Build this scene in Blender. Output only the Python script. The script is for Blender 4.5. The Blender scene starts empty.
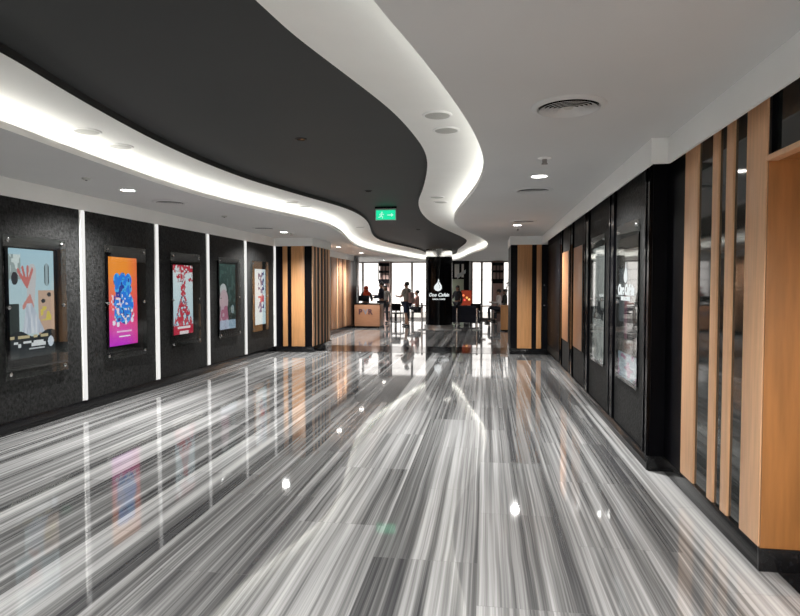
import bpy, bmesh, math, random
from mathutils import Vector, Matrix
random.seed(7)
PI = math.pi
SC = bpy.context.scene
COL = SC.collection

# ------------------------------------------------------------------ materials
MATS = {}
def nodes_of(m):
    m.use_nodes = True
    return m.node_tree.nodes, m.node_tree.links
def S(n, key, v):
    if key in n.inputs: n.inputs[key].default_value = v
def mat(name, col, rough=0.5, metal=0.0, spec=0.5, bump=0.0, bscale=60.0, var=0.0, vscale=8.0, stretch=(1, 1, 1), coat=0.0):
    m = bpy.data.materials.new(name); N, L = nodes_of(m)
    b = N['Principled BSDF']
    c = (col[0], col[1], col[2], 1)
    S(b, 'Base Color', c); S(b, 'Roughness', rough); S(b, 'Metallic', metal); S(b, 'Specular IOR Level', spec)
    S(b, 'Coat Weight', coat); S(b, 'Coat Roughness', 0.05)
    tc = N.new('ShaderNodeTexCoord'); mp = N.new('ShaderNodeMapping'); mp.inputs['Scale'].default_value = stretch
    L.new(tc.outputs['Object'], mp.inputs['Vector'])
    nz = N.new('ShaderNodeTexNoise'); nz.inputs['Scale'].default_value = vscale; nz.inputs['Detail'].default_value = 5
    L.new(mp.outputs[0], nz.inputs['Vector'])
    rp = N.new('ShaderNodeValToRGB')
    rp.color_ramp.elements[0].position = 0.3; rp.color_ramp.elements[1].position = 0.7
    rp.color_ramp.elements[0].color = tuple(max(0, x * (1 - var)) for x in col) + (1,)
    rp.color_ramp.elements[1].color = tuple(min(1, x * (1 + var)) for x in col) + (1,)
    L.new(nz.outputs['Fac'], rp.inputs['Fac']); L.new(rp.outputs['Color'], b.inputs['Base Color'])
    if bump:
        n2 = N.new('ShaderNodeTexNoise'); n2.inputs['Scale'].default_value = bscale; n2.inputs['Detail'].default_value = 4
        L.new(tc.outputs['Object'], n2.inputs['Vector'])
        bp = N.new('ShaderNodeBump'); bp.inputs['Strength'].default_value = bump; bp.inputs['Distance'].default_value = 0.01
        L.new(n2.outputs['Fac'], bp.inputs['Height']); L.new(bp.outputs[0], b.inputs['Normal'])
    MATS[name] = m
    return m
def emit(name, col, s):
    m = bpy.data.materials.new(name); N, L = nodes_of(m)
    N.remove(N['Principled BSDF'])
    e = N.new('ShaderNodeEmission'); e.inputs[0].default_value = (*col, 1); e.inputs[1].default_value = s
    L.new(e.outputs[0], N['Material Output'].inputs[0])
    return m
def glass(name, tint=(1, 1, 1), base=0.06, rough=0.02):
    """thin clear sheet: see-through straight on, mirror-like at grazing angles"""
    m = bpy.data.materials.new(name); N, L = nodes_of(m)
    N.remove(N['Principled BSDF'])
    t = N.new('ShaderNodeBsdfTransparent'); t.inputs[0].default_value = (*tint, 1)
    g = N.new('ShaderNodeBsdfGlossy'); g.inputs['Roughness'].default_value = rough
    f = N.new('ShaderNodeFresnel'); f.inputs[0].default_value = 1.5
    a = N.new('ShaderNodeMath'); a.operation = 'ADD'; a.inputs[1].default_value = base; a.use_clamp = True
    mx = N.new('ShaderNodeMixShader')
    gm = N.new('ShaderNodeNewGeometry'); q = N.new('ShaderNodeMath'); q.operation = 'MULTIPLY_ADD'
    L.new(gm.outputs['Backfacing'], q.inputs[0]); q.inputs[1].default_value = 1 / 1.5 - 1.5; q.inputs[2].default_value = 1.5
    L.new(q.outputs[0], f.inputs[0])
    L.new(f.outputs[0], a.inputs[0]); L.new(a.outputs[0], mx.inputs[0])
    L.new(t.outputs[0], mx.inputs[1]); L.new(g.outputs[0], mx.inputs[2])
    L.new(mx.outputs[0], N['Material Output'].inputs[0])
    return m
def art_mat(name, s=1.0):
    m = bpy.data.materials.new(name); N, L = nodes_of(m)
    b = N['Principled BSDF']; at = N.new('ShaderNodeAttribute'); at.attribute_name = 'art'
    S(b, 'Base Color', (0.02, 0.02, 0.02, 1)); S(b, 'Roughness', 0.25)
    L.new(at.outputs['Color'], b.inputs['Emission Color']); S(b, 'Emission Strength', s)
    return m
def print_mat(name):
    m = bpy.data.materials.new(name); N, L = nodes_of(m)
    b = N['Principled BSDF']; at = N.new('ShaderNodeAttribute'); at.attribute_name = 'art'
    L.new(at.outputs['Color'], b.inputs['Base Color']); S(b, 'Roughness', 0.4)
    return m

def marble_mat():
    m = bpy.data.materials.new('striped_marble'); N, L = nodes_of(m)
    b = N['Principled BSDF']; S(b, 'Roughness', 0.04); S(b, 'Specular IOR Level', 0.75)
    geo = N.new('ShaderNodeNewGeometry'); sp = N.new('ShaderNodeSeparateXYZ')
    L.new(geo.outputs['Position'], sp.inputs[0])
    def M(op, a, bb=None, cc=None):
        n = N.new('ShaderNodeMath'); n.operation = op
        for i, v in enumerate((a, bb, cc)):
            if v is None: continue
            if isinstance(v, (int, float)): n.inputs[i].default_value = v
            else: L.new(v, n.inputs[i])
        return n.outputs[0]
    x, y = sp.outputs['X'], sp.outputs['Y']
    W, H = 0.61, 1.22
    ix = M('FLOOR', M('DIVIDE', M('ADD', x, 20.17), W))
    off = M('MULTIPLY', M('MODULO', M('MULTIPLY', ix, 0.37), 1.0), H)
    yy = M('ADD', M('ADD', y, 20.0), off)
    iy = M('FLOOR', M('DIVIDE', yy, H))
    cb = N.new('ShaderNodeCombineXYZ'); L.new(ix, cb.inputs[0]); L.new(iy, cb.inputs[1])
    wn = N.new('ShaderNodeTexWhiteNoise'); wn.noise_dimensions = '3D'; L.new(cb.outputs[0], wn.inputs['Vector'])
    cb1 = N.new('ShaderNodeCombineXYZ'); L.new(ix, cb1.inputs[0]); cb1.inputs[1].default_value = 3.3
    wn1 = N.new('ShaderNodeTexWhiteNoise'); wn1.noise_dimensions = '3D'; L.new(cb1.outputs[0], wn1.inputs['Vector'])
    rnd = M('ADD', M('MULTIPLY', wn.outputs['Value'], 0.16), M('MULTIPLY', wn1.outputs['Value'], 30.0))
    wv = N.new('ShaderNodeTexNoise'); wv.noise_dimensions = '1D'; wv.inputs['Scale'].default_value = 0.9; L.new(M('ADD', y, M('MULTIPLY', rnd, 3.0)), wv.inputs['W'])
    xw = M('ADD', x, M('MULTIPLY', wv.outputs['Fac'], 0.012))
    def streak(fx, fy, det, k, rgh=0.55):
        c = N.new('ShaderNodeCombineXYZ')
        L.new(M('MULTIPLY', xw, fx), c.inputs[0]); L.new(M('MULTIPLY', y, fy), c.inputs[1])
        L.new(M('ADD', M('MULTIPLY', rnd, k), 0.0), c.inputs[2])
        n = N.new('ShaderNodeTexNoise'); n.inputs['Scale'].default_value = 1; n.inputs['Detail'].default_value = det
        n.inputs['Roughness'].default_value = rgh
        L.new(c.outputs[0], n.inputs['Vector']); return n.outputs['Fac']
    s1 = streak(3.2, 0.05, 2, 1.0); s2 = streak(11, 0.09, 4, 1.7, 0.6); s3 = streak(42, 0.22, 4, 2.3, 0.65)
    t = M('ADD', M('ADD', M('MULTIPLY', s1, 0.24), M('MULTIPLY', s2, 0.44)), M('MULTIPLY', s3, 0.32))
    t = M('ADD', t, M('MULTIPLY', M('SUBTRACT', wn.outputs['Value'], 0.5), 0.022))
    rp = N.new('ShaderNodeValToRGB'); cr = rp.color_ramp
    cr.elements[0].position = 0.39; cr.elements[0].color = (0.055, 0.055, 0.06, 1)
    cr.elements[1].position = 0.63; cr.elements[1].color = (0.56, 0.56, 0.555, 1)
    for p, v in ((0.44, 0.11), (0.49, 0.21), (0.535, 0.34), (0.58, 0.46)):
        e = cr.elements.new(p); e.color = (v, v, v * 1.01, 1)
    L.new(t, rp.inputs['Fac'])
    # hairline joints between slabs
    fx = M('MODULO', M('ADD', x, 20.17), W); fy = M('MODULO', yy, H)
    j = M('MINIMUM', M('MINIMUM', fx, M('SUBTRACT', W, fx)), M('MINIMUM', fy, M('SUBTRACT', H, fy)))
    jm = M('LESS_THAN', j, 0.0016)
    mx = N.new('ShaderNodeMixRGB'); mx.inputs[2].default_value = (0.16, 0.16, 0.16, 1)
    L.new(M('MULTIPLY', jm, 0.6), mx.inputs[0]); L.new(rp.outputs['Color'], mx.inputs[1])
    L.new(mx.outputs[0], b.inputs['Base Color'])
    return m

M_marble = marble_mat()
M_white = mat('white_paint', (0.90, 0.90, 0.885), 0.7, var=0.02, vscale=2)
M_grey = mat('ceiling_paint', (0.64, 0.64, 0.635), 0.75, var=0.03, vscale=0.8)
M_band = mat('cove_paint', (0.92, 0.92, 0.89), 0.7, var=0.02, vscale=2)
M_dark = mat('charcoal_ceiling_paint', (0.019, 0.021, 0.021), 0.65, var=0.12, vscale=1.2, stretch=(0.4, 1, 1))
M_panel = mat('charcoal_wall_fabric', (0.014, 0.0143, 0.0145), 0.65, spec=0.2, bump=0.8, bscale=38, var=0.85, vscale=30)
M_black = mat('gloss_black', (0.003, 0.003, 0.004), 0.12, spec=0.12)
M_blackm = mat('satin_black', (0.003, 0.003, 0.0045), 0.4, spec=0.08)
M_granite = mat('black_granite', (0.008, 0.008, 0.009), 0.12, spec=0.35, var=0.5, vscale=40)
M_wood = mat('maple_veneer', (0.56, 0.28, 0.115), 0.42, var=0.13, vscale=5, stretch=(9, 9, 0.5))
M_wood2 = mat('pale_maple_slat', (0.82, 0.48, 0.27), 0.42, var=0.10, vscale=5, stretch=(9, 9, 0.5))
M_brown = mat('chestnut_veneer', (0.34, 0.17, 0.09), 0.35, var=0.14, vscale=5, stretch=(9, 9, 0.5))
M_jamb = mat('shaded_maple_veneer', (0.40, 0.17, 0.05), 0.45, var=0.16, vscale=4, stretch=(6, 6, 0.6))  # maple tone darkened to stand for shade in the doorway niche
M_tan = mat('tan_print', (0.44, 0.21, 0.10), 0.3, var=0.07, vscale=3)
M_steel = mat('brushed_steel', (0.55, 0.55, 0.56), 0.28, metal=1.0)
M_chrome = mat('chrome', (0.75, 0.75, 0.76), 0.12, metal=1.0)
M_grille = mat('speaker_grille', (0.5, 0.5, 0.47), 0.6, var=0.2, vscale=200)
M_alu = mat('window_aluminium', (0.30, 0.28, 0.27), 0.5)
M_pink = mat('rose_stone_cladding', (0.50, 0.33, 0.29), 0.5, var=0.2, vscale=6)
M_tfabric = mat('navy_upholstery', (0.012, 0.014, 0.03), 0.7)
M_letter = mat('dark_lettering', (0.09, 0.04, 0.05), 0.4)
M_lettergrey = mat('grey_lettering', (0.22, 0.22, 0.26), 0.4)
M_logo = emit('glowing_logo', (0.90, 0.95, 0.95), 0.9)  # white logo print given a glow of its own to stay bright
M_led = emit('cove_led', (1.0, 0.985, 0.925), 5.5)
M_strip = emit('wall_light_tube', (1.0, 0.99, 0.97), 0.85)
M_lamp = emit('downlight_diffuser', (1.0, 0.96, 0.90), 26.0)
M_glass = glass('acrylic_sheet', (0.86, 0.88, 0.87), 0.06, 0.03)
M_pane = glass('window_pane', (0.97, 0.97, 0.97), 0.0)
M_dglass = mat('smoked_glass', (0.018, 0.021, 0.020), 0.05, spec=0.45)
M_art = art_mat('lit_screen', 1.0)
M_print = print_mat('poster_print')
M_green = mat('pale_green_wall', (0.55, 0.64, 0.50), 0.6)
M_red = emit('lit_red_sign', (0.26, 0.04, 0.02), 0.9)
M_plant = mat('dark_leaves', (0.012, 0.02, 0.012), 0.5)

# ------------------------------------------------------------------ mesh helpers
class MB:
    def __init__(s): s.bm = bmesh.new()
    def box(s, x0, x1, y0, y1, z0, z1, bev=0.0):
        r = bmesh.ops.create_cube(s.bm, size=1.0)
        vs = r['verts']
        for v in vs:
            v.co = Vector(((x0 + x1) / 2 + v.co.x * (x1 - x0), (y0 + y1) / 2 + v.co.y * (y1 - y0), (z0 + z1) / 2 + v.co.z * (z1 - z0)))
        if bev:
            es = list({e for v in vs for e in v.link_edges})
            bmesh.ops.bevel(s.bm, geom=es, offset=bev, segments=2, affect='EDGES', profile=0.5)
        return s
    def lathe(s, prof, c=(0, 0, 0), n=32, axis='Z', cap=True):
        rings = []
        for r, h in prof:
            ring = []
            for i in range(n):
                a = 2 * PI * i / n; u, v = r * math.cos(a), r * math.sin(a)
                p = (u, v, h) if axis == 'Z' else ((h, u, v) if axis == 'X' else (v, h, u))
                ring.append(s.bm.verts.new((c[0] + p[0], c[1] + p[1], c[2] + p[2])))
            rings.append(ring)
        for a, b in zip(rings, rings[1:]):
            for i in range(n):
                s.bm.faces.new((a[i], a[(i + 1) % n], b[(i + 1) % n], b[i]))
        if cap:
            if prof[0][0] > 1e-6: s.bm.faces.new(rings[0][::-1])
            if prof[-1][0] > 1e-6: s.bm.faces.new(rings[-1])
        return s
    def tube(s, a, b, r0, r1=None, n=10):
        a, b = Vector(a), Vector(b); r1 = r0 if r1 is None else r1
        d = (b - a).normalized(); t = Vector((0, 0, 1)) if abs(d.z) < 0.9 else Vector((1, 0, 0))
        u = d.cross(t).normalized(); w = d.cross(u)
        R = []
        for p, r in ((a, r0), (b, r1)):
            R.append([s.bm.verts.new(p + u * (r * math.cos(2 * PI * i / n)) + w * (r * math.sin(2 * PI * i / n))) for i in range(n)])
        for i in range(n): s.bm.faces.new((R[0][i], R[0][(i + 1) % n], R[1][(i + 1) % n], R[1][i]))
        s.bm.faces.new(R[0][::-1]); s.bm.faces.new(R[1])
        return s
    def ell(s, c, rx, ry, rz, seg=14):
        r = bmesh.ops.create_uvsphere(s.bm, u_segments=seg, v_segments=max(6, seg // 2 + 2), radius=1.0)
        for v in r['verts']: v.co = Vector((c[0] + v.co.x * rx, c[1] + v.co.y * ry, c[2] + v.co.z * rz))
        return s
    def prism(s, pts, z0, z1):
        a = [s.bm.verts.new((x, y, z0)) for x, y in pts]; b = [s.bm.verts.new((x, y, z1)) for x, y in pts]
        n = len(pts)
        for i in range(n): s.bm.faces.new((a[i], a[(i + 1) % n], b[(i + 1) % n], b[i]))
        s.bm.faces.new(a[::-1]); s.bm.faces.new(b)
        return s
    def strip(s, A, B):
        a = [s.bm.verts.new(p) for p in A]; b = [s.bm.verts.new(p) for p in B]
        for i in range(len(A) - 1): s.bm.faces.new((a[i], a[i + 1], b[i + 1], b[i]))
        return s
    def fill(s, loops, z):
        es = []
        for lp in loops:
            vs = [s.bm.verts.new((x, y, z)) for x, y in lp]
            for i in range(len(vs)): es.append(s.bm.edges.new((vs[i], vs[(i + 1) % len(vs)])))
        bmesh.ops.triangle_fill(s.bm, use_beauty=True, use_dissolve=False, edges=es)
        return s
    def mesh(s, name, smooth=True, recalc=True):
        if recalc: bmesh.ops.recalc_face_normals(s.bm, faces=s.bm.faces)
        me = bpy.data.meshes.new(name); s.bm.to_mesh(me); s.bm.free()
        if smooth:
            for p in me.polygons: p.use_smooth = True
            try: me.set_sharp_from_angle(angle=math.radians(35))
            except Exception: pass
        return me
    def build(s, name, m, parent=None, smooth=None, recalc=True):
        if smooth is None: smooth = 'glass' not in name and len(s.bm.verts) > 8
        me = s.mesh(name, smooth, recalc); me.materials.append(m)
        return link(name, me, parent)
def link(name, me, parent=None):
    o = bpy.data.objects.new(name, me); COL.objects.link(o)
    if parent is not None: o.parent = parent
    return o
def tag(o, label=None, cat=None, group=None, kind=None):
    if label: o['label'] = label
    if cat: o['category'] = cat
    if group: o['group'] = group
    if kind: o['kind'] = kind
    return o
def thing(name, label, cat, loc=(0, 0, 0), rz=0, group=None):
    o = bpy.data.objects.new(name, None); COL.objects.link(o); o.empty_display_size = 0.1
    o.location = loc; o.rotation_euler = (0, 0, rz)
    return tag(o, label, cat, group)
def struct(o, label=None):
    o['kind'] = 'structure'
    if label: o['label'] = label
    return o
def dup(root, loc=None, rz=None, label=None, group=None):
    r = root.copy(); COL.objects.link(r)
    if loc is not None: r.location = loc
    if rz is not None: r.rotation_euler = (0, 0, rz)
    if label: r['label'] = label
    if group: r['group'] = group
    for ch in list(root.children):
        c = ch.copy(); COL.objects.link(c); c.parent = r
        for g in list(ch.children):
            d = g.copy(); COL.objects.link(d); d.parent = c
    return r
def text_mesh(body, size, extrude=0.004, shear=0.0, bold=0.0, align='CENTER', space=1.0):
    cu = bpy.data.curves.new('lettering', 'FONT'); cu.body = body; cu.size = size; cu.extrude = extrude
    cu.shear = shear; cu.offset = bold; cu.align_x = align; cu.space_character = space
    o = bpy.data.objects.new('lettering', cu); COL.objects.link(o)
    dg = bpy.context.evaluated_depsgraph_get(); me = bpy.data.meshes.new_from_object(o.evaluated_get(dg))
    bpy.data.objects.remove(o); bpy.data.curves.remove(cu)
    me.materials.clear()
    return me

# ------------------------------------------------------------------ dimensions
XL, XR, XN = -5.08, 1.415, 1.53       # poster wall, right panel wall, right slatted wall
YB, YP, YW = -4.0, 13.75, 28.0        # wall behind the camera, pillar line, far windows
ZC, ZP, ZB, ZD = 2.76, 2.56, 2.98, 3.04

# ------------------------------------------------------------------ floor
struct(MB().box(-9, 7, YB - 0.2, YW + 0.1, -0.1, 0).build('floor', M_marble))
struct(MB().box(-4.1, 0.57, 14.02, 15.45, 0.0, 0.003).build('trim_1', M_granite), 'black granite band across the marble floor between the two pillars')
struct(MB().box(1.62, 2.6, 0.6, 3.50, 0.0, 0.004).build('trim_2', M_granite), 'black granite floor of the doorway at right')
struct(MB().box(-10, 8, YW + 0.1, YW + 9, -0.3, -0.02).build('trim_3', mat('terrace_paving', (0.6, 0.58, 0.55), 0.7)), 'pale terrace outside the far windows')

# ------------------------------------------------------------------ ceiling with the winding recess
LI = [(-2.0, -4.3), (-2.35, -1), (-2.6, 1.6), (-2.72, 3.02), (-2.8, 3.51), (-2.89, 4.13), (-2.98, 5.01), (-3.0, 5.97), (-2.93, 7.0), (-2.79, 7.77), (-2.64, 8.52), (-2.44, 9.42), (-2.34, 10.22), (-2.35, 11.3), (-2.52, 12.71), (-2.89, 14.93), (-3.03, 16.89), (-2.8, 18.86), (-2.46, 20.89), (-2.36, 22.7)]
LO = [(-3.1, -4.3), (-3.3, -1), (-3.45, 2), (-3.53, 3.9), (-3.58, 4.47), (-3.63, 5.17), (-3.68, 6.2), (-3.66, 7.2), (-3.56, 8.1), (-3.38, 9.0), (-3.17, 10.0), (-3.03, 11.06), (-3.12, 12.56), (-3.5, 14.9), (-3.78, 17.3), (-3.77, 19.51), (-3.5, 21.67), (-3.17, 24.1)]
RI = [(-1.75, -4.3), (-1.5, -1), (-1.2, 1.6), (-1.06, 2.65), (-1.01, 3.03), (-0.91, 3.49), (-0.77, 4.13), (-0.69, 4.59), (-0.63, 5.18), (-0.6, 5.84), (-0.66, 6.68), (-0.87, 8.13), (-1.07, 9.33), (-1.17, 10.97), (-1.07, 12.96), (-0.68, 15.72), (-0.55, 17.29), (-0.72, 19.2), (-1.0, 21.2)]
RO = [(-1.35, -4.3), (-0.98, -1), (-0.62, 1.4), (-0.46, 2.4), (-0.38, 2.78), (-0.28, 3.3), (-0.19, 3.85), (-0.1, 4.5), (-0.04, 5.21), (-0.03, 5.96), (-0.1, 6.93), (-0.3, 8.3), (-0.49, 9.6), (-0.58, 10.69), (-0.5, 12.1), (-0.19, 13.95), (0.04, 16.01), (-0.02, 18.76), (-0.55, 21.6)]
_k = 1.38 / 1.32
LI = [(x * _k, y * _k if y > 0 else y) for x, y in LI]; RI = [(x * _k, y * _k if y > 0 else y) for x, y in RI]
CAPI = [(-2.5, 25.9), (-2.1, 26.2), (-1.65, 26.1), (-1.35, 25.6), (-1.2, 24.6)]
CAPO = [(-2.85, 26.4), (-2.15, 27.1), (-1.45, 26.8), (-0.95, 24.6)]
def spline(P, k=6):
    out = []
    for i in range(len(P) - 1):
        p0 = P[max(i - 1, 0)]; p1 = P[i]; p2 = P[i + 1]; p3 = P[min(i + 2, len(P) - 1)]
        m1 = ((p2[0] - p0[0]) / (p2[1] - p0[1]) if abs(p2[1] - p0[1]) > 1e-3 else 0)
        for j in range(k):
            t = j / k
            q = []
            for a in range(2):
                q.append(0.5 * (2 * p1[a] + (p2[a] - p0[a]) * t + (2 * p0[a] - 5 * p1[a] + 4 * p2[a] - p3[a]) * t * t + (3 * p1[a] - p0[a] - 3 * p2[a] + p3[a]) * t ** 3))
            out.append(tuple(q))
    out.append(P[-1]); return out
def smooth(L, n=4):
    L = [tuple(p) for p in L]
    for _ in range(n):
        L = [L[0]] + [((L[i - 1][0] + 2 * L[i][0] + L[i + 1][0]) / 4, (L[i - 1][1] + 2 * L[i][1] + L[i + 1][1]) / 4) for i in range(1, len(L) - 1)] + [L[-1]]
    return L
inner = smooth(spline(LI + CAPI + RI[::-1]), 6)
outer = smooth(spline(LO + CAPO + RO[::-1]), 6)
def offset(L, d):
    """d > 0 moves away from the recess (these lists run up the left side and back down the right)"""
    out = []
    for i in range(len(L)):
        a = Vector(L[max(i - 1, 0)]); b = Vector(L[min(i + 1, len(L) - 1)])
        t = (b - a).normalized(); n = Vector((-t.y, t.x))
        out.append((L[i][0] + n.x * d, L[i][1] + n.y * d))
    return out
def at(L, z): return [(x, y, z) for x, y in L]
bnd = [(-9, -4.3), (-9, YW + 0.1), (7, YW + 0.1), (7, -4.3)]
# plain grey ceiling: everything outside the outer outline, which reaches the wall behind the camera
c = MB()
c.fill([[(-9, -4.3)] + outer + [(7, -4.3), (7, YW + 0.1), (-9, YW + 0.1)]], ZC) if False else None
lo_n = len(outer)
polyg = [(-9, -4.3)] + outer + [(7, -4.3), (7, YW + 0.1), (-9, YW + 0.1)]
c.fill([polyg], ZC)
struct(c.build('ceiling', M_grey, smooth=False))
def rails(mb, prof):
    for (d0, z0), (d1, z1) in zip(prof, prof[1:]): mb.strip(at(offset(outer, d0), ZC + z0), at(offset(outer, d1), ZC + z1))
    return mb
c = rails(MB(), [(0, 0), (0, 0.055), (0.02, 0.055), (0.02, 0.02), (0.26, 0.02), (0.26, ZB - ZC)])
struct(c.build('trim_4', M_white, recalc=False), 'pale winding lip edging the cove')
c = MB(); o2 = offset(outer, 0.26)
c.fill([o2 + inner[::-1]], ZB)
struct(c.build('ceiling_cove', M_band, smooth=False), 'glowing white winding cove around the charcoal ceiling')
c = MB(); c.strip(at(inner, ZB), at(inner, ZD)); c.fill([inner], ZD)
struct(c.build('ceiling_recess', M_dark, smooth=False), 'charcoal winding ceiling recess')
led = rails(MB(), [(0.08, 0.022), (0.08, 0.038), (0.15, 0.038), (0.15, 0.022)])
tag(led.build('cove_light_strip', M_led, recalc=False), 'long hidden light strip glowing along the winding ceiling cove', 'light')

# ------------------------------------------------------------------ walls
struct(MB().box(XL - 0.15, XL, YB, YP, 0, ZC).build('wall_left', M_panel))
struct(MB().box(XL - 0.15, 2.8, YB - 0.2, YB, 0, 3.04).build('wall_back', M_white))
struct(MB().box(XL, XL + 0.012, YB, YP, ZP, ZC).build('trim_5', M_white), 'white crown band over the poster wall')
struct(MB().box(XL, XL + 0.02, YB, YP, 0, 0.14, 0.004).build('baseboard_left', M_granite))
# right panel wall with its pilasters and white crown
struct(MB().box(XR, XR + 0.3, 5.36, 14.05, 0, ZC).build('wall_right', M_panel))
struct(MB().box(1.28, 1.30, 4.93, 14.05, ZP, ZC).box(1.28, 1.425, 4.91, 4.93, ZP, ZC).box(1.405, 1.425, YB, 4.93, ZP, ZC).build('trim_6', M_white), 'stepped white crown band over the right wall')
struct(MB().box(1.5, 7, YW, YW + 0.2, 0, ZC).build('wall_corner', mat('walnut_panelling', (0.08, 0.05, 0.035), 0.5)))
k = 7
for y0, y1 in ((5.345, 5.49), (6.78, 7.02), (8.42, 8.70), (9.92, 10.2), (11.3, 11.56)):
    mb = MB().box(XR - 0.022, XR, y0, y1, 0.13, ZC)
    mb.box(XR - 0.030, XR - 0.022, y0, y0 + 0.03, 0.13, ZC).box(XR - 0.030, XR - 0.022, y1 - 0.03, y1, 0.13, ZC)
    struct(mb.build('trim_%d' % k, M_black), 'black pilaster strip on the right wall'); k += 1
struct(MB().box(XR - 0.03, XR, 5.33, 14.05, 0, 0.13, 0.004).build('baseboard_right', M_granite))
# nearer right wall, set back, black section then slats then the doorway
struct(MB().box(XN, XN + 0.3, 4.88, 5.40, 0, ZC).box(XR - 0.002, XN, 5.335, 5.40, 0, ZC).box(XN + 0.0145, XN + 0.3, 3.53, 4.9, 0, ZC).build('wall_near', M_blackm))
struct(MB().box(XR - 0.02, XN + 0.02, 5.31, 5.335, 0, 0.13).box(XN - 0.008, XN + 0.1, 3.53, 5.31, 0, 0.13, 0.002).box(XN - 0.008, 2.6, 3.507, 3.53, 0, 0.13, 0.002).build('baseboard_near', M_granite))
struct(MB().box(XN, XN + 0.3, YB, 0.6, 0, ZC).box(XN + 0.3, 2.7, YB, 0.6, 0, ZC).build('wall_side', M_white))
struct(MB().box(2.6, 2.7, 0.6, 3.52, 0, ZC).box(XN + 0.3, 2.7, 3.52, 5.0, 0, ZC).build('wall_doorway', M_wood))

sl = thing('slatted_wall_frame', 'tan wood slatted frame with smoked glass, nearest on the right wall', 'wall panel', (XN, 4.2, 0.13))
def slat(y0, y1, x0=XN - 0.005, d=0.02, name='wood_slat', m=M_wood2):
    MB().box(x0 - XN, x0 + d - XN, y0 - 4.2, y1 - 4.2, 0, ZC - 0.13, 0.004).build(name, m, sl)
slat(4.605, 4.885, name='wood_post'); slat(4.22, 4.325); slat(3.98, 4.09)
slat(3.532, 3.79, name='wood_post')
for a, b in ((4.325, 4.605), (4.09, 4.22), (3.79, 3.98)):
    MB().box(0.010, 0.014, a - 4.2, b - 4.2, 0, ZC - 0.13).build('glass_strip', M_dglass, sl)

dw = thing('doorway_surround', 'broad tan wood doorway surround with dark transom glass above at right edge', 'doorway', (XN, 2.0, 0))
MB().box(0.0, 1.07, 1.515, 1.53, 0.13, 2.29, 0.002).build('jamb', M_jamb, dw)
MB().box(-0.012, 0.05, -1.4, 1.53, 2.285, 2.315, 0.003).build('header_rail', M_wood2, dw)
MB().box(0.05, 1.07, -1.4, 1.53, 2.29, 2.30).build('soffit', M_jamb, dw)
MB().box(0.03, 0.045, -1.4, 1.50, 2.315, ZC).build('transom_glass', M_dglass, dw)
MB().box(0.005, 0.05, 1.50, 1.531, 2.315, ZC).build('transom_stile', M_blackm, dw)

# ------------------------------------------------------------------ pillars
pl = thing('clad_pillar', 'pillar at left end of poster wall with wide tan and black stripes', 'pillar', (-4.6, YP, 0))
MB().box(-0.48, 0.46, 0.01, 1.62, 0.0, ZP).build('core', M_blackm, pl)
for a, b in ((-4.87, -4.755), (-4.655, -4.325)):
    MB().box(a + 4.6, b + 4.6, -0.012, 0.01, 0.14, ZP, 0.002).build('wood_board', M_wood, pl)
for a, b in ((-0.005, 0.17), (0.30, 0.42), (0.60, 0.74), (0.93, 1.02), (1.22, 1.30), (1.42, 1.63)):
    MB().box(0.46, 0.469, a, b, 0.14, ZP, 0.002).build('wood_slat', M_wood2, pl)
MB().box(-0.48, 0.50, -0.022, 1.64, 0, 0.14, 0.004).build('plinth', M_granite, pl)
MB().box(-0.48, 0.49, -0.018, 1.64, ZP, ZC).build('crown', M_white, pl)

pr = thing('clad_pillar', 'pillar at far end of right wall with one wide and one narrow tan board', 'pillar', (1.0, 14.05, 0))
MB().box(-0.43, 0.72, 0.01, 1.5, 0, ZP).build('core', M_blackm, pr)
for a, b in ((0.725, 1.055), (1.165, 1.275)):
    MB().box(a - 1, b - 1, -0.012, 0.01, 0.14, ZP, 0.002).build('wood_board', M_wood, pr)
MB().box(-0.44, 0.40, -0.025, 1.52, 0, 0.14, 0.004).build('plinth', M_granite, pr)
MB().box(-0.45, 0.72, -0.02, 1.52, ZP, ZC).build('crown', M_white, pr)
for zz in (1.15, 1.62):
    MB().lathe([(0.012, 0), (0.012, -0.012), (0.006, -0.016)], (0.345, 0.01, zz), 12, 'Y').build('bolt', M_chrome, pr)

sw = thing('slatted_wall', 'brown wood slatted wall beyond the left striped pillar', 'wall panel', (XL, 15.4, 0))
MB().box(-0.1, 0.02, 0, 6.7, 0, ZC).build('backing', mat('dark_walnut', (0.07, 0.035, 0.02), 0.35), sw)
yy = 0.05; i = 0
while yy < 6.5:
    w = (0.42, 0.16, 0.30, 0.62, 0.2)[i % 5]
    MB().box(0.02, 0.032, yy, min(yy + w, 6.68), 0.14, ZP, 0.002).build('wood_slat', M_wood2 if i % 3 == 0 else M_brown, sw); yy += w + (0.10, 0.16, 0.08)[i % 3]; i += 1
MB().box(0.02, 0.08, 0, 6.7, 0, 0.14).build('plinth', M_granite, sw)
MB().box(0.02, 0.08, 0, 6.7, ZP, ZC).build('crown', M_white, sw)
struct(MB().box(XL - 0.3, XL + 0.02, 22.1, 22.75, 0, ZC).build('door_1', M_blackm), 'black doorway beside the wooden counter')
tag(MB().box(-5.32, -5.02, 22.9, 23.15, 0, ZC, 0.01).build('steel_pillar', M_steel), 'slim steel clad pillar behind the counter', 'pillar')
# lobby shell
struct(MB().box(-9, XL - 0.1, 22.0, 22.2, 0, 3).build('wall_lobby', M_white))
struct(MB().box(-9.1, -9, 22, YW, 0, 3).build('wall_west', M_white))
struct(MB().box(6.9, 7, 15.4, YW, 0, 3).box(1.3, 7, 15.45, 15.6, 0, 3).build('wall_east', mat('brown_wall_panelling', (0.10, 0.06, 0.04), 0.5)))

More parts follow.
